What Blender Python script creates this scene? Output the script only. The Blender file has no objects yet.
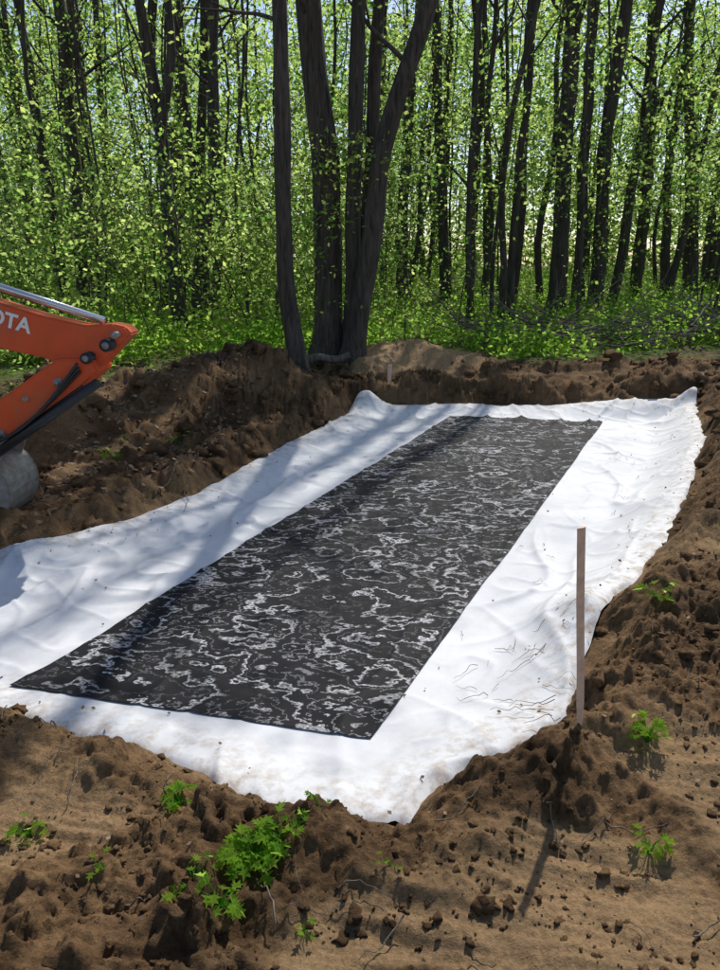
import bpy, math, random
import numpy as np
from mathutils import Vector
R=np.random.RandomState(7); random.seed(7)
sc=bpy.context.scene
# ------------------------------------------------------------ helpers
def hsh(ix,iy,seed):
    h=(ix.astype(np.int64)*374761393+iy.astype(np.int64)*668265263+seed*1442695041)&0xffffffff
    h=((h^(h>>13))*1274126177)&0xffffffff
    h=(h^(h>>16))&0xffffffff
    return h/4294967296.0
def perlin(x,y,seed=0):
    x=np.asarray(x,float);y=np.asarray(y,float)
    ix=np.floor(x);iy=np.floor(y);fx=x-ix;fy=y-iy
    u=fx*fx*fx*(fx*(fx*6-15)+10);v=fy*fy*fy*(fy*(fy*6-15)+10)
    def g(a,b):
        t=hsh(ix+a,iy+b,seed)*2*np.pi
        return np.cos(t)*(fx-a)+np.sin(t)*(fy-b)
    return ((g(0,0)*(1-u)+g(1,0)*u)*(1-v)+(g(0,1)*(1-u)+g(1,1)*u)*v)*1.5
def fbm(x,y,f,o=4,seed=0,r=.5):
    s=0;a=1
    for i in range(o):
        s=s+a*perlin(x*f+i*7.3,y*f-i*3.1,seed+i);a*=r;f*=2.03
    return s
def worley(x,y,seed=0):
    ix=np.floor(x);iy=np.floor(y);F=np.full(np.shape(x),9.);C=np.zeros(np.shape(x))
    for a in (-1,0,1):
        for b in (-1,0,1):
            jx=ix+a;jy=iy+b
            px=jx+hsh(jx,jy,seed);py=jy+hsh(jx,jy,seed+57)
            d=np.hypot(x-px,y-py);k=d<F;F=np.where(k,d,F);C=np.where(k,hsh(jx,jy,seed+91),C)
    return F,C
def ss(a,b,x):
    t=np.clip((x-a)/(b-a),0,1);return t*t*(3-2*t)
def mesh_obj(name,V,Fc,mat=None,smooth=False,attrs=None,parent=None):
    V=np.asarray(V,np.float32);me=bpy.data.meshes.new(name)
    if isinstance(Fc,np.ndarray):
        k=Fc.shape[1];n=len(Fc)
        me.vertices.add(len(V));me.vertices.foreach_set('co',V.ravel())
        me.loops.add(n*k);me.loops.foreach_set('vertex_index',Fc.astype(np.int32).ravel())
        me.polygons.add(n);me.polygons.foreach_set('loop_start',np.arange(0,n*k,k,dtype=np.int32))
        me.polygons.foreach_set('loop_total',np.full(n,k,np.int32))
        me.update(calc_edges=True)
    else:
        me.from_pydata(V.tolist(),[],Fc);me.update()
    if smooth: me.polygons.foreach_set('use_smooth',np.ones(len(me.polygons),bool))
    if attrs:
        for an,av in attrs.items():
            a=me.attributes.new(an,'FLOAT','POINT');a.data.foreach_set('value',np.asarray(av,np.float32))
    ob=bpy.data.objects.new(name,me);sc.collection.objects.link(ob)
    if mat: me.materials.append(mat)
    if parent: ob.parent=parent
    return ob
def gridfaces(nu,nv):
    i=np.arange(nu-1)[:,None]*nv+np.arange(nv-1)[None,:]
    i=i.ravel();return np.stack([i,i+nv,i+nv+1,i+1],1)
class Acc:
    def __init__(s): s.v=[];s.f=[];s.n=0
    def add(s,V,Fc):
        s.v.append(np.asarray(V,float));s.f.append(np.asarray(Fc,int)+s.n);s.n+=len(V)
    def tube(s,P,rad,k=8,rough=0,seed=0):
        P=np.asarray(P,float);n=len(P);rad=np.asarray(rad,float)
        T=np.gradient(P,axis=0);T/=np.linalg.norm(T,axis=1)[:,None]+1e-9
        ref=np.array([0,1.,0]) if abs(T[0][1])<.8 else np.array([1.,0,0])
        A=np.cross(T,ref);A/=np.linalg.norm(A,axis=1)[:,None]+1e-9;B=np.cross(T,A)
        an=np.arange(k)/k*2*np.pi
        rr=rad[:,None]*np.ones((1,k))
        if rough:
            rr=rr*(1+rough*perlin(np.cos(an)[None,:]*1.6+seed+np.arange(n)[:,None]*.25,np.sin(an)[None,:]*1.6+np.zeros((n,1)),seed))
        V=P[:,None,:]+rr[:,:,None]*(np.cos(an)[None,:,None]*A[:,None,:]+np.sin(an)[None,:,None]*B[:,None,:])
        i=np.arange(n-1)[:,None]*k;j=np.arange(k)[None,:];j2=(j+1)%k
        F=np.stack([(i+j),(i+j2),(i+k+j2),(i+k+j)],-1).reshape(-1,4)
        s.add(V.reshape(-1,3),F)
    def obj(s,name,mat,smooth=True,**kw):
        return mesh_obj(name,np.concatenate(s.v),np.concatenate(s.f),mat,smooth,**kw)
# ---------------------------------------------------------- materials
def newmat(name):
    m=bpy.data.materials.new(name);m.use_nodes=True;nt=m.node_tree
    return m,nt,nt.nodes['Principled BSDF'],nt.nodes['Material Output']
def nd(nt,t,**k):
    n=nt.nodes.new(t)
    for a,b in k.items():
        if a in n.inputs: n.inputs[a].default_value=b
        else: setattr(n,a,b)
    return n
def ramp(nt,pts,src=None):
    r=nt.nodes.new('ShaderNodeValToRGB');e=r.color_ramp.elements
    while len(e)<len(pts): e.new(.5)
    for i,(p,c) in enumerate(pts):
        e[i].position=p
        e[i].color=(c,c,c,1) if isinstance(c,(int,float)) else (*c,1)
    if src is not None: nt.links.new(src,r.inputs[0])
    return r
def noise(nt,scale,detail=4,rough=.55,vec=None,dist=0):
    n=nd(nt,'ShaderNodeTexNoise',Scale=scale,Detail=detail,Roughness=rough,Distortion=dist)
    if vec is not None: nt.links.new(vec,n.inputs['Vector'])
    return n
def mixc(nt,fac,a,b,mode='MIX'):
    m=nt.nodes.new('ShaderNodeMix');m.data_type='RGBA';m.blend_type=mode
    for sock,val in ((m.inputs[0],fac),(m.inputs[6],a),(m.inputs[7],b)):
        if hasattr(val,'links'): nt.links.new(val,sock)
        elif isinstance(val,(tuple,list)): sock.default_value=(*val,1) if len(val)==3 else val
        else: sock.default_value=val
    return m.outputs[2]
def bump(nt,h,strength,dist,normal=None):
    b=nd(nt,'ShaderNodeBump',Strength=strength,Distance=dist);nt.links.new(h,b.inputs['Height'])
    if normal is not None: nt.links.new(normal,b.inputs['Normal'])
    return b.outputs[0]
def simple(name,col,rough=.5,metal=0,var=.15,scale=20,bmp=.002,dirt=None):
    m,nt,bs,out=newmat(name);tc=nd(nt,'ShaderNodeTexCoord')
    n=noise(nt,scale,5,.6,tc.outputs['Object'])
    r=ramp(nt,[(.3,tuple(c*(1-var) for c in col)),(.7,tuple(min(1,c*(1+var)) for c in col))],n.outputs[0])
    c=r.outputs[0]
    if dirt:
        n2=noise(nt,scale*.35,6,.7,tc.outputs['Object']);r2=ramp(nt,[(.48,0.),(.68,.8)],n2.outputs[0])
        c=mixc(nt,r2.outputs[0],c,dirt)
    nt.links.new(c,bs.inputs['Base Color']);bs.inputs['Roughness'].default_value=rough;bs.inputs['Metallic'].default_value=metal
    nt.links.new(bump(nt,n.outputs[0],.5,bmp),bs.inputs['Normal'])
    return m
# soil
m,nt,bs,out=newmat('soil');SOIL=m
geo=nd(nt,'ShaderNodeNewGeometry');P=geo.outputs['Position']
n1=noise(nt,1.3,6,.6,P);n2=noise(nt,9,8,.65,P);n3=noise(nt,60,6,.7,P);n4=noise(nt,260,3,.7,P)
c=ramp(nt,[(.3,(.036,.02,.0095)),(.5,(.108,.06,.028)),(.7,(.26,.16,.08))],n2.outputs[0]).outputs[0]
c2=ramp(nt,[(.38,(.032,.018,.009)),(.6,(.27,.165,.082))],n1.outputs[0]).outputs[0]
c=mixc(nt,.5,c,c2)
dry=nd(nt,'ShaderNodeAttribute',attribute_name='dry')
c=mixc(nt,dry.outputs['Fac'],c,(.4,.265,.14))
c=mixc(nt,.65,c,ramp(nt,[(.3,.3),(.6,1.)],n3.outputs[0]).outputs[0],'MULTIPLY')
fo=nd(nt,'ShaderNodeAttribute',attribute_name='forest')
vl=nd(nt,'ShaderNodeTexVoronoi',Scale=16.);nt.links.new(P,vl.inputs['Vector'])
lit=ramp(nt,[(0.,(.05,.035,.02)),(.5,(.12,.08,.045)),(.8,(.06,.08,.02)),(1.,(.2,.15,.09))],vl.outputs['Color']).outputs[0]
ng=noise(nt,.8,5,.6,P)
lit=mixc(nt,ramp(nt,[(.42,0.),(.58,.8)],ng.outputs[0]).outputs[0],lit,(.08,.14,.02))
c=mixc(nt,fo.outputs['Fac'],c,lit)
nt.links.new(c,bs.inputs['Base Color']);bs.inputs['Roughness'].default_value=.95
bs.inputs['Specular IOR Level'].default_value=.15
b=bump(nt,n2.outputs[0],.7,.03);b=bump(nt,n3.outputs[0],1.,.014,b);b=bump(nt,n4.outputs[0],.7,.003,b)
nt.links.new(b,bs.inputs['Normal'])
# geotextile (white nonwoven)
m,nt,bs,out=newmat('white_geotextile');WHITE=m
geo=nd(nt,'ShaderNodeNewGeometry');P=geo.outputs['Position']
n1=noise(nt,1.6,6,.6,P);n2=noise(nt,14,6,.65,P);n3=noise(nt,500,3,.6,P);n5=noise(nt,3.5,7,.7,P,.4)
c=ramp(nt,[(.35,(.55,.565,.59)),(.65,(.65,.66,.67))],n1.outputs[0]).outputs[0]
c=mixc(nt,.5,c,ramp(nt,[(.35,.82),(.6,1.)],n5.outputs[0]).outputs[0],'MULTIPLY')
ed=nd(nt,'ShaderNodeAttribute',attribute_name='edge')
mm=nd(nt,'ShaderNodeMath',operation='MULTIPLY');nt.links.new(ed.outputs['Fac'],mm.inputs[0])
nt.links.new(ramp(nt,[(.45,0.),(.7,.9)],n2.outputs[0]).outputs[0],mm.inputs[1])
c=mixc(nt,mm.outputs[0],c,(.3,.225,.15))
nt.links.new(c,bs.inputs['Base Color']);bs.inputs['Roughness'].default_value=.75
b=bump(nt,n5.outputs[0],.25,.014);b=bump(nt,n2.outputs[0],.25,.004,b);b=bump(nt,n3.outputs[0],.3,.0008,b);nt.links.new(b,bs.inputs['Normal'])
# woven black
m,nt,bs,out=newmat('black_woven_fabric');BLACK=m
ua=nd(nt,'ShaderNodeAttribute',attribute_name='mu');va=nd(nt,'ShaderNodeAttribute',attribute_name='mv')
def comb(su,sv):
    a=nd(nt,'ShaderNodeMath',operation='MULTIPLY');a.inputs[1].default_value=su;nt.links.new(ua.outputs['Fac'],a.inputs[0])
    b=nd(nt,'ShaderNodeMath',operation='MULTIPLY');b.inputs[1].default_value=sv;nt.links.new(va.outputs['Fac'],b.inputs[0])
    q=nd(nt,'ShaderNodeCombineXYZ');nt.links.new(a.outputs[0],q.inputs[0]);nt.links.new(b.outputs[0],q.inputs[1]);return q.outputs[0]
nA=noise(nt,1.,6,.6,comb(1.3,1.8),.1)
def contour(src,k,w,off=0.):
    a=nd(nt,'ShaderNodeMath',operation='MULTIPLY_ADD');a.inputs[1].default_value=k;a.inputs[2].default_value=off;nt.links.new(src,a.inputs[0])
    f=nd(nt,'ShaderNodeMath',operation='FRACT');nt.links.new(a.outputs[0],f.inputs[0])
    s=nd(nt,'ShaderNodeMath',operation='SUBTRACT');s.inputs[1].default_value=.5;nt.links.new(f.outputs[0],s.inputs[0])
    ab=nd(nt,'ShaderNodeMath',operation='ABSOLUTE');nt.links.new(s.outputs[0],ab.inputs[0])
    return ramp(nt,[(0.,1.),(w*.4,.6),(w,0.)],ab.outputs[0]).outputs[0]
sheen1=contour(nA.outputs[0],9.,.085);sheen2=contour(nA.outputs[0],18.,.1,.3)
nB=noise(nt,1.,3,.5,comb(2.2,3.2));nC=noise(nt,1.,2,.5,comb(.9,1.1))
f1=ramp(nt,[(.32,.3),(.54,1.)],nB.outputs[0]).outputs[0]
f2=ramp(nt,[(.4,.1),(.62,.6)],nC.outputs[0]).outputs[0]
sheen1=mixc(nt,1.,sheen1,f1,'MULTIPLY');sheen2=mixc(nt,1.,sheen2,f2,'MULTIPLY')
L=mixc(nt,1.,sheen1,sheen2,'ADD')
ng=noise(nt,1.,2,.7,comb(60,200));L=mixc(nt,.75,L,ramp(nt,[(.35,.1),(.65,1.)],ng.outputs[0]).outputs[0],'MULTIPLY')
c=mixc(nt,L,(.015,.015,.017),(.75,.75,.77))  # wrinkle sheen painted into the base colour as pale squiggles
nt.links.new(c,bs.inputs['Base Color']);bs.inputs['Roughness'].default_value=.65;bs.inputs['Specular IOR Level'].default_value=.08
nt.links.new(bump(nt,ng.outputs[0],.5,.002),bs.inputs['Normal'])
# bark
def bark(name,c0,c1):
    m,nt,bs,out=newmat(name);geo=nd(nt,'ShaderNodeNewGeometry')
    mp=nd(nt,'ShaderNodeMapping');mp.inputs['Scale'].default_value=(22,22,2.5);nt.links.new(geo.outputs['Position'],mp.inputs[0])
    n=noise(nt,1.,8,.65,mp.outputs[0],.6);n2=noise(nt,1.3,4,.6,geo.outputs['Position'])
    c=ramp(nt,[(.35,c0),(.68,c1)],n.outputs[0]).outputs[0]
    c=mixc(nt,.6,c,ramp(nt,[(.3,.5),(.7,1.)],n2.outputs[0]).outputs[0],'MULTIPLY')
    nt.links.new(c,bs.inputs['Base Color']);bs.inputs['Roughness'].default_value=.9
    nt.links.new(bump(nt,n.outputs[0],1.,.03),bs.inputs['Normal']);return m
BARK=bark('tree_bark',(.022,.018,.014),(.13,.105,.08))
TWIG=bark('dead_branch',(.09,.07,.05),(.3,.25,.2))
def leafmat(name,cols,tcols,mix=.55):
    m,nt,bs,out=newmat(name);nt.nodes.remove(bs)
    at=nd(nt,'ShaderNodeAttribute',attribute_name='rnd')
    d=nd(nt,'ShaderNodeBsdfDiffuse')
    t=nd(nt,'ShaderNodeBsdfTranslucent')
    nt.links.new(ramp(nt,[(0.,cols[0]),(1.,cols[1])],at.outputs['Fac']).outputs[0],d.inputs['Color'])
    nt.links.new(ramp(nt,[(0.,tcols[0]),(.55,tuple((a+b)*.46 for a,b in zip(*tcols))),(1.,tcols[1])],at.outputs['Fac']).outputs[0],t.inputs['Color'])
    mx=nd(nt,'ShaderNodeMixShader');mx.inputs[0].default_value=mix
    nt.links.new(d.outputs[0],mx.inputs[1]);nt.links.new(t.outputs[0],mx.inputs[2]);nt.links.new(mx.outputs[0],out.inputs[0]);return m
LEAF=leafmat('spring_leaves',[(.03,.08,.018),(.15,.21,.05)],[(.12,.34,.04),(.8,.92,.28)],.68)
HERB=leafmat('herb_leaves',[(.06,.14,.02),(.16,.27,.03)],[(.22,.55,.05),(.66,.9,.15)],.6)
# ---------------------------------------------------------- sheet outline (metres, plan)
near=[(-3.4,3.75),(-2.6,3.3),(-1.95,2.97),(-1.63,2.82),(-1.36,2.72),(-1.12,2.64),(-.88,2.56),(-.62,2.42),(-.46,2.27),(-.22,2.2),(-.04,2.17),(.19,2.13)]
right=[(.19,2.13),(.31,2.33),(.45,2.46),(.62,2.53),(.76,2.62),(.9,2.72),(1.0,2.88),(1.13,3.15),(1.27,3.42),(1.41,3.65),(1.65,3.9),(2.08,4.55),(2.73,5.68),(3.72,7.54),(4.54,9.66)]
far=[(-.04,10.0),(.57,10.2),(1.31,10.34),(2.28,10.16),(3.37,10.0),(4.54,9.66)]
left=[(-3.4,3.75),(-3.25,4.3),(-2.54,4.74),(-2.26,4.9),(-1.99,5.17),(-1.72,5.57),(-1.42,6.12),(-1.12,7.09),(-.5,8.76),(-.04,10.0)]
def resample(pts,t):
    p=np.array(pts);s=np.r_[0,np.cumsum(np.linalg.norm(np.diff(p,axis=0),axis=1))];s/=s[-1]
    return np.stack([np.interp(t,s,p[:,0]),np.interp(t,s,p[:,1])],1)
tt=np.linspace(0,1,40)
poly=np.concatenate([resample(near,tt)[:-1],resample(right,tt)[:-1],resample(far,tt)[::-1][:-1],resample(left,tt)[::-1][:-1]])
def sdist(x,y):
    x=np.asarray(x,float);y=np.asarray(y,float);shp=x.shape;x=x.ravel();y=y.ravel()
    out=np.full(x.shape,1e9)
    sel=(x>-8)&(x<9)&(y>-2)&(y<15)
    xs=x[sel];ys=y[sel];d=np.full(xs.shape,1e9);ic=np.zeros(xs.shape,bool);n=len(poly)
    for i in range(n):
        ax,ay=poly[i];bx,by=poly[(i+1)%n];dx=bx-ax;dy=by-ay
        t=np.clip(((xs-ax)*dx+(ys-ay)*dy)/(dx*dx+dy*dy+1e-12),0,1)
        d=np.minimum(d,(xs-ax-t*dx)**2+(ys-ay-t*dy)**2)
        cnd=(ay>ys)!=(by>ys)
        xi=ax+(ys-ay)*dx/(dy if abs(dy)>1e-9 else 1e-9)
        ic^=cnd&(xs<xi)
    d=np.sqrt(d);d[ic]*=-1;out[sel]=d
    out[~sel]=5.
    return out.reshape(shp)
def pq(x,y): return x*.417+y*.909, x*.909-y*.417
def sheet_base(x,y,sd):
    p,q=pq(x,y)
    eh=.07+(.16)*ss(-2.2,-.4,q)
    eh=eh*(.25+.75*ss(2.3,3.8,p))+.02
    return eh*ss(-.6,.02,sd)
mc=np.array([(-1.72,3.08),(.04,2.69),(3.21,9.35),(1.24,9.74)])
def sheet_z(x,y,sd):
    p,q=pq(x,y)
    z=sheet_base(x,y,sd)
    onmat=ss(-3.05,-2.8,q)*(1-ss(-1.05,-.85,q))*ss(1.9,2.2,p)*(1-ss(9.2,9.5,p))
    r=lambda a:np.clip(1-np.abs(a)*2.2,0,1)
    w=.034*r(perlin(q*1.8+.5*perlin(p,q,5),p*.4,11)*1.3)**5+.016*r(perlin(q*.5,p*1.2+.6*perlin(q*1.3,p*.8,3),12)*1.3)**5
    w=w+.012*r(1.5*perlin(q*2.4+p*1.6,p*1.8-q*1.2,14))**4+.012*fbm(p,q,.9,2,15)
    edge=ss(-.5,0,sd)
    w=w*(1-.25*edge)+edge*.01*fbm(x,y,2.,2,21)
    z=z+w*(1-.72*onmat)
    z=z+.24*np.exp(-((x-.08)**2/.06+(y-9.98)**2/.03))+.2*np.exp(-((x-4.5)**2+(y-9.62)**2)/.03)
    z=z+.05*np.exp(-((x+2.3)**2/.05+(y-4.72)**2/.02))+.07*np.exp(-((x-1.2)**2/.03+(y-3.5)**2/.08))
    return z
def edge_y(x): return np.where(x>-1,11.7,11.7-1.1*np.clip(-1-x,0,3.2))
def seg(x,y,a,b):
    dx,dy=b[0]-a[0],b[1]-a[1];t=np.clip(((x-a[0])*dx+(y-a[1])*dy)/(dx*dx+dy*dy),0,1)
    return np.hypot(x-a[0]-t*dx,y-a[1]-t*dy)
def clodh(x,y,f,seed,thr=.55):
    wx=x+.4/f*perlin(x*f*1.7,y*f*1.7,seed+5)+.15/f*perlin(x*f*5,y*f*5,seed+7);wy=y+.4/f*perlin(x*f*1.7+9,y*f*1.7,seed+6)
    F,C=worley(wx*f,wy*f,seed);a=np.clip((thr-F)/thr,0,1)
    return (.45*a+.55*ss(0,.45,a))*C**1.6
def sandm(x,y): return np.exp(-((np.abs(x-.85)/1.3)**4+((y-11.85)/.8)**2))
def terrain(x,y,full=False,sd=None):
    x=np.asarray(x,float);y=np.asarray(y,float)
    if sd is None: sd=sdist(x,y)
    p,q=pq(x,y)
    fe=ss(-.6,1.0,y-edge_y(x)+.5*perlin(x*.8,y*.8,31))
    zf=.48+.03*np.clip(y-13,0,32)+.1*fbm(x,y,.18,3,33)
    rb=ss(-1.6,.4,q)
    zd=.17+.2*rb*ss(2.0,3.6,p)+.14*ss(8.8,10.5,y)
    zd=zd+.62*np.exp(-(seg(x,y,(-3.2,7.6),(-1.25,9.7))/.62)**2)*(1+.6*perlin(x*1.3,y*1.3,40))
    zd=zd+.22*np.exp(-((x-3.5)**2/2.5+(y-11.0)**2/.15))
    zd=zd+.05*ss(1.6,0,y)
    z=zd*(1-fe)+zf*fe+.36*sandm(x,y)*(.8+.5*perlin(x*1.2,y*1.2,35))
    sdn=sd+.05*fbm(x,y,3,4,44,.6)
    t=ss(-.06,.34,sdn)
    z=(sheet_base(x,y,sd)-.03)*(1-t)+z*t
    berm=np.exp(-((sdn-.24)/.15)**2)
    z=z+berm*(.04+.09*np.clip(perlin(x*1.6,y*1.6,47)+.2,0,1)*(1-.6*ss(-.4,-.1,x)*ss(.6,.3,x)*ss(3,2.6,y))+.03*ss(-.3,-1.2,x)*ss(4,3,y))
    smooth=ss(.1,.38,perlin(x*1.3+3,y*2.2,50)+.75*ss(.15,.8,x)*ss(2.25,1.85,y)-.2*ss(.0,-.6,x)*ss(3,2,y))
    smooth=smooth*(1-.8*np.clip(berm,0,1))
    far=1-.6*ss(13,16,y)
    amp=(.0+1.*ss(-.05,.12,sdn))*far*(1-.6*fe)*(1-.6*sandm(x,y))
    a=.06*fbm(x,y,1.7,3,60)+.03*perlin(x*6,y*6,61)
    bb=.1*clodh(x,y,4.,200)+.06*clodh(x,y,8.5,210,.6)+.036*clodh(x,y,18,220,.62)+.018*clodh(x,y,36,230,.65)+.008*np.abs(perlin(x*35,y*35,67))-.02*np.clip(.12-np.abs(perlin(x*4,y*4,68)),0,.12)/.12
    rut=(.024*perlin(x*1.2+y*1.5,(y*.97+x*.2)*11,70)+.009*perlin(x*3.,(y*.97+x*.2)*38,71))*smooth
    z=z+amp*(a*(1-.4*smooth)+bb*(1-.8*smooth)*(.8+.4*ss(5,8,y))+rut)
    if full: return z,fe,smooth*ss(0,.3,sd),sd
    return z
# ------------------------------------------------------------- ground
def grow(a,step,end,k=1.12):
    o=[];v=a
    while v<end: step*=k;v+=step;o.append(v)
    return o
xs=list(np.arange(-1.9,2.6,.0105))+list(np.arange(2.6,5.6,.03));xs=xs+grow(xs[-1],.03,420)
ls=list(np.arange(-1.9,-4.6,-.03))[1:];ls=ls+[-v for v in grow(-ls[-1],.03,420)]
xs=np.array(sorted(set(ls+xs)))
ys=list(np.arange(1.2,3.9,.0095))+list(np.arange(3.9,7,.022))+list(np.arange(7,12.6,.035));ys=ys+grow(ys[-1],.035,420,1.06)
bs_=list(np.arange(1.2,-.8,-.04))[1:];bs_=bs_+[-v for v in grow(-bs_[-1],.05,300,1.25)]
ys=np.array(sorted(set(bs_+ys)))
X,Y=np.meshgrid(xs,ys,indexing='ij')
Z,FE,SM,SD=terrain(X,Y,True)
dry=np.clip(SM*.6+.35*ss(.1,.6,fbm(X,Y,.9,3,80)),0,.85)*(1-.8*ss(5.,7.5,Y))
sm_=ss(.12,.5,sandm(X,Y)+.25*fbm(X,Y,2.5,3,83));dry=np.maximum(dry,1.*sm_)
mesh_obj('ground',np.stack([X,Y,Z],-1).reshape(-1,3),gridfaces(len(xs),len(ys)),SOIL,True,{'forest':(FE*(1-sm_)).ravel(),'dry':dry.ravel()})
# ------------------------------------------------------------- sheet
NU,NV=260,520
tu=np.linspace(0,1,NU);tv=np.linspace(0,1,NV)
Bn=resample(near,tu);Tf=resample(far,tu);Lf=resample(left,tv);Rt=resample(right,tv)
U=tu[:,None,None];V=tv[None,:,None]
C=(1-V)*Bn[:,None]+V*Tf[:,None]+(1-U)*Lf[None]+U*Rt[None]-((1-U)*(1-V)*Bn[0]+U*(1-V)*Bn[-1]+(1-U)*V*Tf[0]+U*V*Tf[-1])
sx,sy=C[...,0],C[...,1]
e=np.minimum(np.minimum(U[...,0],1-U[...,0])*4,np.minimum(V[...,0],1-V[...,0])*8)
hem=np.exp(-e/.06)
sx=sx+hem*.02*fbm(sx,sy,2.,3,90);sy=sy+hem*.02*fbm(sx+9,sy,2.,3,91)
sds=np.minimum(sdist(sx,sy),0)
sz=sheet_z(sx,sy,sds)-.03*np.exp(-e/.03)
so=mesh_obj('white_geotextile_sheet',np.stack([sx,sy,sz],-1).reshape(-1,3),gridfaces(NU,NV),WHITE,True,{'edge':(ss(-.4,0,sds)*.95+.08).ravel()})
# black mat
MU,MV=170,560
u=np.linspace(0,1,MU)[:,None];v=np.linspace(0,1,MV)[None,:]
bx=(1-v)*((1-u)*mc[0,0]+u*mc[1,0])+v*((1-u)*mc[3,0]+u*mc[2,0])
by=(1-v)*((1-u)*mc[0,1]+u*mc[1,1])+v*((1-u)*mc[3,1]+u*mc[2,1])
bx=bx+.012*perlin(by*1.3,bx*.2,95);by=by+.012*perlin(bx*1.5,by*.2,96)
bsd=np.minimum(sdist(bx,by),0);bz=sheet_z(bx,by,bsd)+.009+.003*fbm(bx,by,5,2,97)
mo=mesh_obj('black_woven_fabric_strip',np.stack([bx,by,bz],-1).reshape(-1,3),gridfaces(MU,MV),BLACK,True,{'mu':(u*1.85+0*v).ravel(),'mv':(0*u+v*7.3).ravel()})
# ------------------------------------------------------------- clods
import bmesh
def ico(sub):
    b=bmesh.new();bmesh.ops.create_icosphere(b,subdivisions=sub,radius=1);b.verts.ensure_lookup_table()
    V=np.array([v.co[:] for v in b.verts]);Fc=np.array([[v.index for v in f.verts] for f in b.faces]);b.free();return V,Fc
iv,if_=ico(2)
def scatter_clods(n,xr,yr,smin,smax,pw):
    x=R.uniform(*xr,n);y=R.uniform(*yr,n);sd=sdist(x,y);keep=(sd>.0)&(perlin(x*2.5,y*2.5,101)>-.05)
    x,y=x[keep],y[keep];s=smin+(smax-smin)*R.rand(len(x))**pw
    z=terrain(x,y)+s*.1
    nv=len(iv);V=np.empty((len(x),nv,3))
    for i in range(len(x)):
        sh=R.uniform(.6,1.25,3);o=R.rand()*50
        d=1+.75*perlin(iv[:,0]*1.7+o,iv[:,1]*1.7+iv[:,2]*1.5,3)+.5*perlin(iv[:,0]*4+o,iv[:,1]*4-iv[:,2]*4,4)
        a=R.rand()*6.28;w=iv*d[:,None]*sh*[1,1,.7]
        V[i]=np.stack([w[:,0]*math.cos(a)-w[:,1]*math.sin(a),w[:,0]*math.sin(a)+w[:,1]*math.cos(a),w[:,2]],1)*s[i]+[x[i],y[i],z[i]]
    Fc=(if_[None]+np.arange(len(x))[:,None,None]*nv).reshape(-1,3)
    return V.reshape(-1,3),Fc
Vs=[];Fs=[];n0=0
for a in [(8000,(-1.7,2.4),(1.2,3.6),.003,.016,4.),(300,(-1.7,2.4),(1.2,3.6),.012,.036,3.),(2500,(.3,4.2),(2.6,7),.005,.035,4.),(2500,(-4,5.5),(5,11.5),.012,.1,4.)]:
    v_,f_=scatter_clods(*a);Vs.append(v_);Fs.append(f_+n0);n0+=len(v_)
mesh_obj('soil_clods',np.concatenate(Vs),np.concatenate(Fs),SOIL,False)
# ------------------------------------------------------------- leaves
def leaf_quads(Cn,size,tilt=.7,wid=.34):
    n=len(Cn);th=R.rand(n)*2*np.pi;el=R.normal(-.3,.5,n)
    a=np.stack([np.cos(th)*np.cos(el),np.sin(th)*np.cos(el),np.sin(el)],1)
    nr=np.stack([R.normal(0,tilt,n),R.normal(0,tilt,n)-.35,np.ones(n)],1)
    b=np.cross(a,nr);b/=np.linalg.norm(b,axis=1)[:,None]+1e-9
    s=(size*R.uniform(.6,1.3,n))[:,None]
    V=np.stack([Cn,Cn+a*s*.45+b*s*wid,Cn+a*s,Cn+a*s*.45-b*s*wid],1).reshape(-1,3)
    F=np.arange(n*4).reshape(-1,4);return V,F
def sprays(C0,n,sig,flat=.22):
    m=len(C0);off=R.normal(0,1,(m,n,3))*sig*np.array([1,1,flat])
    tl=R.normal(0,.35,(m,1,2));off[...,2]+=off[...,0]*tl[...,0]+off[...,1]*tl[...,1]-.25*np.hypot(off[...,0],off[...,1])
    return (C0[:,None]+off).reshape(-1,3)
def foliage(name,C0,n,sig,size,mat=LEAF,parent=None,tilt=.8,flat=.22):
    Cn=sprays(C0,n,sig,flat);V,F=leaf_quads(Cn,size,tilt)
    base=np.repeat(R.rand(len(C0)),n)*.65+R.rand(len(Cn))*.35
    return mesh_obj(name,V,F,mat,False,{'rnd':np.repeat(base,4)},parent)
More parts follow.
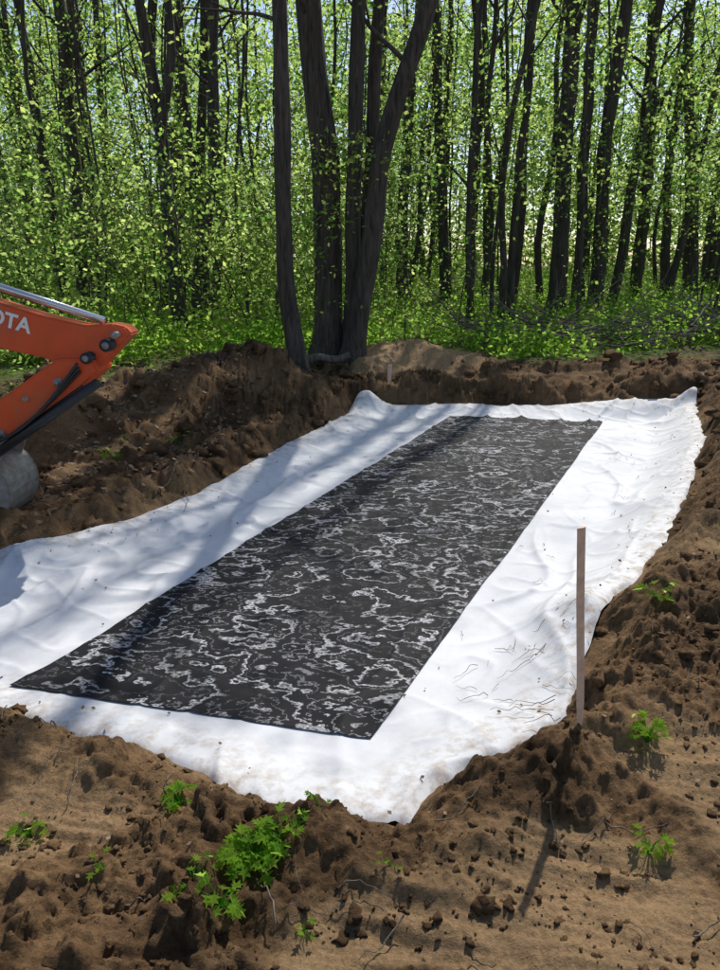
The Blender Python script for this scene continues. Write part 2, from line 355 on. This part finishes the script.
# ------------------------------------------------------------- trees
def limb(acc,p0,d,L,r,depth,ends,k=6):
    n=7;P=[np.array(p0,float)];d=np.array(d,float);d/=np.linalg.norm(d)
    for i in range(n):
        d=d+R.normal(0,.13,3)+np.array([0,0,.05]);d/=np.linalg.norm(d);P.append(P[-1]+d*L/n)
    acc.tube(P,np.linspace(r,r*.3,n+1),k)
    ends.append(P[-1]);ends.append(P[-3])
    if depth>0:
        for j in range(3):
            i=R.randint(2,n);dd=d+R.normal(0,.6,3);limb(acc,P[i],dd,L*R.uniform(.4,.65),r*.45,depth-1,ends,5)
def tree(Y,stems,top,leaves=60,lsig=.45,size=.1,zmin=3.,nb=7):
    acc=Acc();ends=[]
    for si,(pts,r) in enumerate(stems):
        pts=[list(p) for p in pts]
        a,b=pts[-2],pts[-1];k=(b[0]-a[0])/(b[1]-a[1]);k*=.6
        base=pts[0][1]
        if b[1]<top: pts.append([b[0]+k*(top-b[1]),top])
        N=int(top*3.6);zz=np.linspace(pts[0][1]-.25,top,N);px=np.array(pts)
        xx=np.interp(zz,px[:,1],px[:,0])
        ker=np.array([1,2,3,2,1])/9.;xp=np.r_[xx[0],xx[0],xx,xx[-1],xx[-1]];xx=np.convolve(xp,ker,'valid')
        xx=xx+.07*perlin(zz*.5,zz*0+si+Y,8);yy=Y+.15*si*(-1)**si+.12*perlin(zz*.3,zz*0+si*3.1+Y,9)
        f=(zz-zz[0])/(top-zz[0]);rad=r*(1-.72*f)*(1+.5*np.exp(-(zz-base)/.22)*(base<2))
        acc.tube(np.stack([xx,yy,zz],1),rad,14,.22,seed=si+int(Y*7))
        for j in range(nb):
            i=int(R.uniform(.3,.97)*(N-1))
            if zz[i]<2.2: continue
            th=R.rand()*6.28;d=[math.cos(th),math.sin(th),R.uniform(.4,1.4)]
            limb(acc,(xx[i],yy[i],zz[i]),d,R.uniform(1.,2.8)*(1.2-f[i]*.4),rad[i]*.32,1,ends)
        ends.append(np.array([xx[-1],yy[-1],zz[-1]]))
    ob=acc.obj('maple_tree',BARK)
    if leaves:
        e=np.array([q for q in ends if q[2]>zmin])
        if len(e):
            C0=e[R.randint(0,len(e),leaves)]+R.normal(0,.3,(leaves,3));foliage('crown_leaves',C0,22,lsig,size,parent=ob)
    return ob
tree(21.4,[([(-8.5,.7),(-8.6,4.2),(-8.8,8.5)],.18)],14,130)
tree(20.8,[([(-7.7,.7),(-7.6,4.2),(-7.5,8.3)],.2)],14,130)
tree(15.6,[([(-3.8,.55),(-3.9,3.2),(-3.9,4.5),(-4.2,6.7)],.16),([(-3.9,4.3),(-3.6,5.7),(-3.6,6.7)],.1)],13,100,zmin=3)
tree(19.9,[([(-4.2,.7),(-4.1,3.6),(-3.95,5.6),(-3.7,8.1)],.16),([(-4.1,3.6),(-4.3,5.5),(-4.5,8)],.11)],14,130)
tree(10.8,[([(-.9,.48),(-1.02,1.2),(-1.1,1.9),(-1.12,2.9),(-1.0,4.1),(-1.05,5.3)],.135)],13,30,zmin=4.6,nb=5)
tree(12.0,[([(-.5,.48),(-.5,2.2),(-.55,3.7),(-.75,5.6)],.25),([(-.12,.48),(-.1,2.2),(-.08,3.8),(0,5.6)],.14),
  ([(-.08,.48),(.0,1.3),(.12,2.4),(.2,4.1),(.3,5.6)],.13),([(-.18,.48),(-.02,1.1),(.1,1.8),(.3,3.5),(.6,4.6),(1.0,5.6)],.17)],14,110,zmin=3.2,nb=7)
tree(25.1,[([(1.4,.85),(1.4,4.6),(1.65,8),(1.8,9.7)],.22)],16,130)
tree(25.4,[([(2.9,.85),(2.6,5.5),(2.3,9.7)],.19)],16,130)
tree(30.4,[([(5.2,1.),(4.9,6),(4.6,11.3)],.19)],16,130)
tree(21.4,[([(5.7,.72),(5.6,5.),(5.5,8.5),(5.6,24)],.25)],24,95,nb=12,zmin=6)
tree(23.1,[([(6.8,.8),(6.6,5),(6.5,9),(6.9,24)],.18),([(7.3,.8),(7.15,5.4),(7.4,9.4),(7.1,25)],.21)],25,100,nb=10,zmin=6)
tree(19.4,[([(3.9,.7),(3.95,4),(4.1,8),(3.7,22)],.1)],22,90,nb=9,zmin=9)
tree(18.6,[([(2.75,.68),(2.6,4),(2.75,8),(2.6,21)],.085)],21,80,nb=9,zmin=9)
tree(22.4,[([(4.6,.75),(4.75,4),(4.6,9),(4.9,23)],.13)],23,70,nb=9,zmin=9)
tree(27.5,[([(12.2,.9),(11.7,5),(10.9,10.4)],.28)],15,130)
tree(26.,[([(10.6,.9),(10.3,5),(10.4,9.8)],.17),([(10.7,1.),(11.2,5),(11.6,9.8)],.13)],15,130)
# distant forest: trunks + foliage, one object each
acc=Acc();cl=[(R.uniform(-.72,.72),R.uniform(26,72)) for i in range(60)]
for i in range(260):
    if i<80: y=R.uniform(16,32);x=R.uniform(-.7,.7)*y
    elif R.rand()<.6:
        c_=cl[R.randint(len(cl))];y=c_[1]+R.normal(0,1.);x=c_[0]*c_[1]+R.normal(0,1.)
    else: y=R.uniform(26,75);x=R.uniform(-.75,.75)*y
    if i<80 and abs(x-.2)<2. and y<20: continue
    z=float(terrain(np.array([x]),np.array([y]))[0])
    h=R.uniform(10,20);l=R.normal(0,.05);n=16
    if y<30: h=min(h,14)
    zz=np.linspace(-.3,h,n)
    wob=.35*perlin(zz*.25,zz*0+i*1.7,200)
    r=R.uniform(.035,.08) if R.rand()<.6 else R.uniform(.1,.24)
    if y<22: r*=.6
    acc.tube(np.stack([x+l*zz+wob,y+0*zz,z+zz],1),r*(1-.6*zz/h),8)
    for j in range(5):
        k=R.randint(4,n-1);th=R.rand()*6.28
        limb(acc,(x+l*zz[k]+wob[k],y,z+zz[k]),[math.cos(th),math.sin(th),R.uniform(.5,1.5)],R.uniform(1.5,4),r*.3,0,[],4)
df=acc.obj('distant_forest',BARK)
def centers(n,y0,y1,z0,z1,xs=.72,zp=1.,thr=-.1,seed=300,xlim=None):
    y=R.uniform(y0,y1,n*4);x=R.uniform(-xs,xs,n*4)*y+R.uniform(-2,2,n*4);z=z0+(z1-z0)*R.rand(n*4)**zp
    k=(perlin(x*.3,z*.42+y*.13,seed)+.5*perlin(x*.8+y*.2,z*1.,seed+1))>thr
    if xlim is not None: k&=xlim(x,y,z)
    C0=np.stack([x,y,z],1)[k][:n]
    C0[:,2]+=terrain(C0[:,0],C0[:,1]);return C0
foliage('far_leaves',centers(5000,44,80,.5,21,thr=-.03,zp=1.15),26,.95,.38,parent=df)
foliage('mid_leaves',centers(3100,24,44,.8,14,thr=.17,zp=1.1,xlim=lambda x,y,z:~((x>.5)&(z<2.4)&(y<40))),28,.55,.16,parent=df)
foliage('low_leaves',centers(1700,17,34,.8,7,thr=.15,zp=1.,seed=320,xlim=lambda x,y,z:~((x>.5)&(z<3.))),28,.42,.115,parent=df)
# saplings thicket near edge
acc=Acc();Cs=[]
for i in range(230):
    y=R.uniform(12.6,27)
    x=R.uniform(-.68,.68)*y
    if x>1.0 and R.rand()<.8: continue
    if y<14 and -.9<x<.8: continue
    z=float(terrain(np.array([x]),np.array([y]))[0]);h=R.uniform(1.2,5.2)
    n=10;P=[np.array([x,y,z-.1])];d=np.array([R.normal(0,.15),R.normal(0,.15),1.])
    for k in range(n):
        d=d+R.normal(0,.1,3)*[1,1,.2];d/=np.linalg.norm(d);P.append(P[-1]+d*h/n)
    r=R.uniform(.008,.022);acc.tube(P,np.linspace(r,.004,n+1),5)
    for k in range(int(4+h*1.6)):
        j=R.randint(2,n+1);ends=[];th=R.rand()*6.28
        limb(acc,P[j],[math.cos(th),math.sin(th),R.uniform(0,.8)],R.uniform(.4,1.3),r*.5,0,ends,4)
        Cs+=ends
sp=acc.obj('sapling_thicket',BARK)
foliage('thicket_leaves',np.array(Cs),12,.26,.095,parent=sp)
# shrubs on the forest edge (left, and round the big maple)
C0=[]
for i in range(1500):
    x=R.uniform(-9,-1.6);y=edge_y(np.array(x))+R.uniform(.4,5);zz=R.rand()**1.3*3.4
    C0.append([x,float(y),zz])
for i in range(300): C0.append([R.normal(-.3,.9),R.uniform(12.6,14.),R.rand()*3.6])
for i in range(90): C0.append([R.normal(-.5,.45),R.uniform(11.2,11.8),.8+R.rand()*2.6])
C0=np.array(C0);C0[:,2]+=terrain(C0[:,0],C0[:,1])+.1
k=perlin(C0[:,0]*.9,C0[:,2]*1.1+C0[:,1]*.5,410)>.05;foliage('edge_shrubs',C0[k],16,.24,.08)
# ground cover herbs
n=9000;y=11.8+R.rand(n)**1.5*36;x=R.uniform(-.75,.75,n)*y
k=(y>edge_y(x)+.4)&(perlin(x*.6,y*.45,420)>-.14)&(sandm(x,y)<.12);C0=np.stack([x[k],y[k],terrain(x[k],y[k])+R.uniform(.03,.38,k.sum())],1)
foliage('undergrowth',C0,22,.3,.095,HERB,tilt=1.,flat=.45)
# brush pile & fallen branches
acc=Acc()
for i in range(170):
    x=R.uniform(2.4,9);y=R.uniform(12.9,14.6)+.1*x;z=float(terrain(np.array([x]),np.array([y]))[0])+R.uniform(.02,.45)
    th=R.normal(0,.5)+(math.pi if R.rand()<.5 else 0);limb(acc,(x,y,z),[math.cos(th),math.sin(th)*.6,R.normal(-.05,.1)],R.uniform(.8,2.4),R.uniform(.008,.03),1 if R.rand()<.3 else 0,[],5)
acc.obj('brush_pile',TWIG)
acc=Acc()
a=np.array((-.8,11.1,.6));b=np.array((-.15,11.15,.66));t=np.linspace(0,1,12)[:,None];acc.tube(a*(1-t)+b*t+.03*np.sin(t*7)*[0,0,1],np.linspace(.07,.05,12),10,.2,3)
acc.obj('fallen_log',TWIG)
# twigs/roots on soil & sheet
acc=Acc()
def twig(x,y,th,L,r,lift=.01,curl=.25):
    n=8;P=[]
    for i in range(n):
        P.append([x,y,0]);th+=R.normal(0,curl);x+=math.cos(th)*L/n;y+=math.sin(th)*L/n
    P=np.array(P)
    sdp=sdist(P[:,0],P[:,1]);g=terrain(P[:,0],P[:,1],sd=sdp);s_=sheet_z(P[:,0],P[:,1],np.minimum(sdp,0))
    P[:,2]=np.where(sdp<0,np.maximum(g,s_),g)+lift+np.abs(R.normal(0,.012,n));acc.tube(P,np.linspace(r,r*.4,n),5)
for i in range(150):
    x=R.uniform(-1.6,2.4);y=R.uniform(1.3,4.5)
    if sdist(np.array([x]),np.array([y]))[0]<.03: continue
    twig(x,y,R.rand()*6.28,R.uniform(.05,.28),R.uniform(.0012,.0035))
for i in range(14): twig(.6+R.rand()*.5,2.8+R.rand()*.7,R.rand()*6.28,R.uniform(.05,.25),R.uniform(.001,.002),.005)
for i in range(5): twig(.75+R.rand()*.15,2.5+R.rand()*.3,2.6+R.rand()*.6,R.uniform(.15,.3),.002,.02,.1)
for i in range(24):
    t=R.rand();twig(.3+3.6*t+R.normal(0,.2),2.8+6*t+R.normal(0,.2),R.rand()*6.28,R.uniform(.03,.14),R.uniform(.001,.002),.005)
for i in range(60): twig(R.uniform(-4,-1.5),R.uniform(5.6,9),R.rand()*6.28,R.uniform(.2,.9),R.uniform(.002,.006),.03)
acc.obj('twigs_and_roots',TWIG)
# dead leaf / crumb litter
n=1500;x=R.uniform(-3,4.5,n);y=R.uniform(1.3,9.8,n);sd=sdist(x,y);k=(sd>-.35)|(R.rand(n)<.12);k&=(sd<.8)|(R.rand(n)<.5);x,y,sd=x[k],y[k],sd[k]
z=np.where(sd<0,np.maximum(sheet_z(x,y,np.minimum(sd,0)),terrain(x,y)),terrain(x,y))+.012
DEAD=simple('dead_leaves',(.17,.11,.06),.8,var=.5,scale=5)
V_,F_=leaf_quads(np.stack([x,y,z],1),.022,.35);mesh_obj('leaf_litter',V_,F_,DEAD)
n=2600;x=R.uniform(-4.5,-1.3,n);y=R.uniform(4.8,9.5,n);sd=sdist(x,y);k=sd>.1;x,y=x[k],y[k]
V_,F_=leaf_quads(np.stack([x,y,terrain(x,y)+.015],1),.06,.5);mesh_obj('leaf_litter',V_,F_,DEAD)
# small green plants
lob=[(0,0),(.18,-.02),(.42,-.32),(.45,-.1),(.75,-.22),(.7,-.06),(1.,0),(.7,.06),(.75,.22),(.45,.1),(.42,.32),(.18,.02)]
def seedling(x,y,n,spread,size,h):
    z0=float(terrain(np.array([x]),np.array([y]))[0]);V=[];Fc=[];rn=[];acc=Acc()
    for i in range(n):
        th=R.rand()*6.28;rr=spread*math.sqrt(R.rand());b=np.array([x+rr*math.cos(th),y+rr*math.sin(th),0])
        zb=max(z0,float(terrain(b[:1],b[1:2])[0]));b[2]=zb+h*R.uniform(.3,1)
        th2=th+R.normal(0,.6);el=R.normal(.1,.35);a=np.array([math.cos(th2)*math.cos(el),math.sin(th2)*math.cos(el),math.sin(el)])
        up=np.array([R.normal(0,.4),R.normal(0,.4),1]);s_=np.cross(up,a);s_/=np.linalg.norm(s_);nn=np.cross(a,s_)
        S=size*R.uniform(.6,1.2);k0=len(V);q=.3+.7*R.rand()
        for (p_,w_) in lob: V.append(b+a*S*p_+s_*S*w_*1.7+nn*S*(abs(w_)*.35-.25*p_*p_));rn.append(q)
        Fc+= [[k0+0,k0+1,k0+6,k0+11][:4],[k0+1,k0+2,k0+3],[k0+1,k0+3,k0+5,k0+6],[k0+3,k0+4,k0+5],[k0+11,k0+9,k0+10],[k0+11,k0+6,k0+7,k0+9],[k0+9,k0+7,k0+8]]
        acc.tube([np.array([x,y,z0-.01]),(np.array([x,y,z0])+b)/2+[0,0,.01],b],[.0018,.0014,.001],4)
    o=mesh_obj('seedling_plant',V,Fc,HERB,False,{'rnd':rn});acc.obj('stems',HERB,parent=o)
for a in [(-.34,1.82,70,.08,.05,.06),(-.26,1.86,16,.05,.045,.05),(-.41,1.65,22,.05,.045,.04),(-1.12,1.98,14,.05,.045,.04),(-.63,2.08,20,.04,.05,.06),(.94,1.89,14,.05,.045,.05),(1.09,2.33,24,.05,.05,.09),(1.46,3.23,14,.07,.06,.05),(-.5,1.72,16,.08,.04,.03),(-.14,2.0,7,.03,.03,.04),(-.16,1.6,5,.03,.03,.03),(-.2,1.9,8,.04,.03,.03),(-2.3,6.6,12,.12,.08,.12),(-1.9,7.3,10,.1,.08,.1),(.1,1.78,4,.04,.025,.02),(-.8,1.75,5,.04,.03,.03)]: seedling(*a)
# stakes
WOOD=simple('stake_wood',(.66,.45,.33),.7,var=.2,scale=30,bmp=.001)
def stake(x,y,h,w,lean,top=None,name='wooden_stake'):
    z0=float(terrain(np.array([x]),np.array([y]))[0])
    if top: h=top-z0
    b=bmesh.new();bmesh.ops.create_cube(b,size=1)
    for v in b.verts:
        tp=v.co.z>0;v.co.x*=w;v.co.y*=w*.7;v.co.z=h if tp else -.2
        if not tp: v.co.x*=.4;v.co.y*=.4
    bmesh.ops.subdivide_edges(b,edges=[e for e in b.edges if abs(e.verts[0].co.z-e.verts[1].co.z)>.1],cuts=6)
    for v in b.verts:
        if v.co.z<h-.01 and v.co.z>0: v.co.x=math.copysign(w*.5,v.co.x)+.0015*math.sin(v.co.z*9)
        if v.co.z>h-.01: v.co.z+=.006*(v.co.x>0)
    bmesh.ops.bevel(b,geom=b.edges[:],offset=.0015,segments=1)
    me=bpy.data.meshes.new(name);b.to_mesh(me);b.free();me.materials.append(WOOD);o=bpy.data.objects.new(name,me);sc.collection.objects.link(o)
    o.location=(x,y,z0);o.rotation_euler=(0,lean,-.5)
stake(.83,2.34,.9,.026,-.08,1.12)
stake(.42,10.42,.26,.05,.05)
# ------------------------------------------------------------- excavator
ORANGE=simple('orange_paint',(.68,.085,.018),.38,var=.1,scale=6,bmp=.0005,dirt=(.38,.14,.07))
STEEL=simple('worn_steel',(.28,.27,.25),.5,.4,var=.3,scale=14,bmp=.002,dirt=(.2,.14,.09))
CHROME=simple('cylinder_rod',(.6,.6,.62),.25,.8,var=.05)
BLK=simple('black_hose',(.02,.02,.022),.5,var=.2)
GLASS=simple('cab_glass',(.03,.04,.05),.1,var=.05)
LETTER=simple('white_letter',(.8,.8,.78),.5,var=.04)
ex=bpy.data.objects.new('excavator',None);sc.collection.objects.link(ex)
EY=5.3
def plate(name,pts,y0,y1,mat,bev=.012):
    b=bmesh.new();vs=[b.verts.new((x,y0,z)) for x,z in pts];f=b.faces.new(vs)
    r=bmesh.ops.extrude_face_region(b,geom=[f]);bmesh.ops.translate(b,vec=(0,y1-y0,0),verts=[v for v in r['geom'] if isinstance(v,bmesh.types.BMVert)])
    bmesh.ops.recalc_face_normals(b,faces=b.faces)
    if bev: bmesh.ops.bevel(b,geom=b.edges[:],offset=bev,segments=2,affect='EDGES')
    me=bpy.data.meshes.new(name);b.to_mesh(me);b.free();me.materials.append(mat);o=bpy.data.objects.new(name,me);sc.collection.objects.link(o);o.parent=ex;return o
def rod(name,a,b,r,mat,k=16):
    A=Acc();a=np.array(a,float);b=np.array(b,float);d=(b-a)/np.linalg.norm(b-a)
    A.tube([a-d*1e-4,a,b,b+d*1e-4],[.0001,r,r,.0001],k);o=A.obj(name,mat,False,parent=ex);return o
plate('boom',[(-5.2,.95),(-4.95,.85),(-4.35,1.72),(-3.7,1.82),(-2.62,1.44),(-2.25,1.36),(-2.05,1.22),(-1.93,1.24),(-1.62,1.53),(-1.66,1.58),(-1.75,1.6),(-1.95,1.59),(-2.25,1.66),(-2.57,1.76),(-3.6,2.13),(-4.5,2.1),(-4.8,1.85)],EY-.1,EY+.1,ORANGE)
plate('dipper_stick',[(-1.9,1.36),(-1.86,1.28),(-2.0,1.16),(-2.3,.96),(-2.7,.66),(-2.78,.7),(-2.8,.82),(-2.68,1.02),(-2.4,1.2),(-2.15,1.36)],EY-.17,EY+.17,ORANGE)
for (x,z,r) in [(-1.78,1.46,.045),(-1.93,1.37,.04),(-1.72,1.53,.022),(-2.15,1.2,.03),(-2.62,.82,.035),(-2.4,1.08,.018)]:
    rod('pin',(x,EY-.2,z),(x,EY+.2,z),r,STEEL if r<.04 else BLK);rod('pin_head',(x,EY-.215,z),(x,EY-.2,z),r*.55,STEEL)
rod('arm_cylinder_rod',(-2.9,EY-.05,1.97),(-1.82,EY-.05,1.62),.028,CHROME)
rod('arm_cylinder_barrel',(-3.9,EY-.05,2.32),(-2.75,EY-.05,1.93),.05,BLK)
rod('arm_cylinder_rod_far',(-2.9,EY+.06,1.93),(-1.85,EY+.06,1.6),.02,BLK)
rod('bucket_cylinder_barrel',(-2.0,EY-.12,1.19),(-2.6,EY-.12,.78),.045,BLK)
rod('guard_bar',(-1.86,EY-.2,1.2),(-2.75,EY-.2,.62),.035,BLK)
rod('bucket_cylinder_rod',(-2.6,EY-.12,.78),(-2.85,EY-.12,.6),.024,CHROME)
for k in range(3):
    A=Acc();t=np.linspace(0,1,16);A.tube(np.stack([-1.98-.85*t,np.full(16,EY-.19-.02*k),1.28-.62*t-.06*np.sin(t*3.1)*(1+k*.6)+.03*k],1),np.full(16,.011),8);A.obj('hydraulic_hose',BLK,parent=ex)
plate('bucket_link',[(-2.62,.86),(-2.56,.8),(-2.7,.5),(-2.78,.44),(-2.84,.5)],EY-.2,EY-.17,STEEL,.004)
plate('bucket_link',[(-2.62,.86),(-2.56,.8),(-2.7,.5),(-2.78,.44),(-2.84,.5)],EY+.17,EY+.2,STEEL,.004)
gzE=.12
an=np.linspace(math.radians(75),math.radians(-110),16);cx,cz,rb=-2.88,gzE+.26,.3
prof=[(cx+rb*math.cos(a),cz+rb*math.sin(a)) for a in an]
prof=[(cx-.1,cz+rb+.05)]+prof+[(cx-.42,cz-rb+.0)]
inn=[(cx+(x-cx)*.9,cz+(z-cz)*.9) for x,z in prof[::-1]]
plate('bucket_shell',prof+inn,EY-.24,EY+.24,STEEL,0)
plate('bucket_side',prof+[(cx-.3,cz+.1)],EY-.262,EY-.242,STEEL,.004);plate('bucket_side',prof+[(cx-.3,cz+.1)],EY+.242,EY+.262,STEEL,.004)
for k in range(4): plate('bucket_tooth',[(cx-.4,cz-rb-.02),(cx-.4,cz-rb+.04),(cx-.55,cz-rb+.0)],EY-.2+k*.12,EY-.16+k*.12,STEEL,.004)
cu=bpy.data.curves.new('boom_lettering','FONT');cu.body='KUBOTA';cu.size=.145;cu.extrude=.002;cu.offset=.004
to=bpy.data.objects.new('boom_lettering',cu);sc.collection.objects.link(to);to.parent=ex;cu.materials.append(LETTER)
to.rotation_euler=(math.radians(90),math.radians(17),0);to.location=(-2.9,EY-.104,1.705)
gl=float(terrain(np.array([-5.8]),np.array([EY]))[0])
for yy in (EY-.75,EY+.45):
    pr=[(-5.9+sx*.85+.22*math.cos(a),gl+.24+.22*math.sin(a)) for sx,aa in ((1,np.linspace(-1.57,1.57,8)),(-1,np.linspace(1.57,4.71,8))) for a in aa]
    plate('rubber_track',pr,yy,yy+.3,BLK,.01)
    for k in range(4): rod('track_roller',(-6.5+k*.4,yy-.012,gl+.22),(-6.5+k*.4,yy-.002,gl+.22),.12,STEEL)
plate('undercarriage',[(-6.4,gl+.25),(-5.4,gl+.25),(-5.5,gl+.5),(-6.3,gl+.5)],EY-.42,EY+.42,STEEL)
plate('house',[(-7.0,gl+.52),(-5.2,gl+.52),(-5.1,gl+.75),(-5.3,gl+1.05),(-6.2,gl+1.1),(-6.9,gl+1.25),(-7.1,gl+1.0)],EY-.7,EY+.7,ORANGE,.04)
plate('cab_glass',[(-6.2,gl+1.12),(-5.35,gl+1.08),(-5.45,gl+1.9),(-5.6,gl+2.28),(-6.2,gl+2.28)],EY-.62,EY-.02,GLASS,.02)
plate('cab_roof',[(-6.35,gl+2.29),(-5.5,gl+2.29),(-5.55,gl+2.37),(-6.3,gl+2.37)],EY-.67,EY+.03,ORANGE,.02)
for x0,x1 in ((-6.22,-6.2),(-5.33,-5.58)):
    for yy in (EY-.65,EY-.0): rod('cab_pillar',(x0,yy,gl+1.05),(x1,yy,gl+2.3),.03,BLK)
plate('dozer_blade',[(-4.75,gl+.02),(-4.7,gl+.02),(-4.64,gl+.2),(-4.7,gl+.36),(-4.76,gl+.36)],EY-.75,EY+.75,ORANGE,.01)
plate('blade_arm',[(-5.4,gl+.2),(-4.74,gl+.12),(-4.74,gl+.2),(-5.4,gl+.3)],EY-.3,EY-.22,ORANGE,.01)
# ------------------------------------------------------------- light & camera
az=math.radians(23);el=math.radians(50)
w=bpy.data.worlds.new('World');sc.world=w;w.use_nodes=True;nt=w.node_tree
sk=nt.nodes.new('ShaderNodeTexSky');sk.sky_type='NISHITA';sk.sun_disc=False;sk.sun_elevation=el;sk.sun_rotation=az
nt.links.new(sk.outputs[0],nt.nodes['Background'].inputs[0]);nt.nodes['Background'].inputs[1].default_value=.14
sl=bpy.data.lights.new('sun','SUN');sl.energy=5.0;sl.angle=math.radians(.55);sl.color=(1,.95,.87)
so_=bpy.data.objects.new('sun',sl);sc.collection.objects.link(so_)
dv=Vector((math.sin(az)*math.cos(el),math.cos(az)*math.cos(el),math.sin(el)));so_.rotation_euler=dv.to_track_quat('Z','Y').to_euler()
cam=bpy.data.cameras.new('camera');co=bpy.data.objects.new('camera',cam);sc.collection.objects.link(co)
cam.sensor_fit='VERTICAL';cam.sensor_height=24;cam.lens=24*720/970;cam.clip_end=2000;cam.clip_start=.05
co.location=(0,0,2);co.rotation_euler=(math.radians(73),0,0);sc.camera=co
sc.view_settings.view_transform='Standard';sc.view_settings.look='None';sc.view_settings.exposure=0
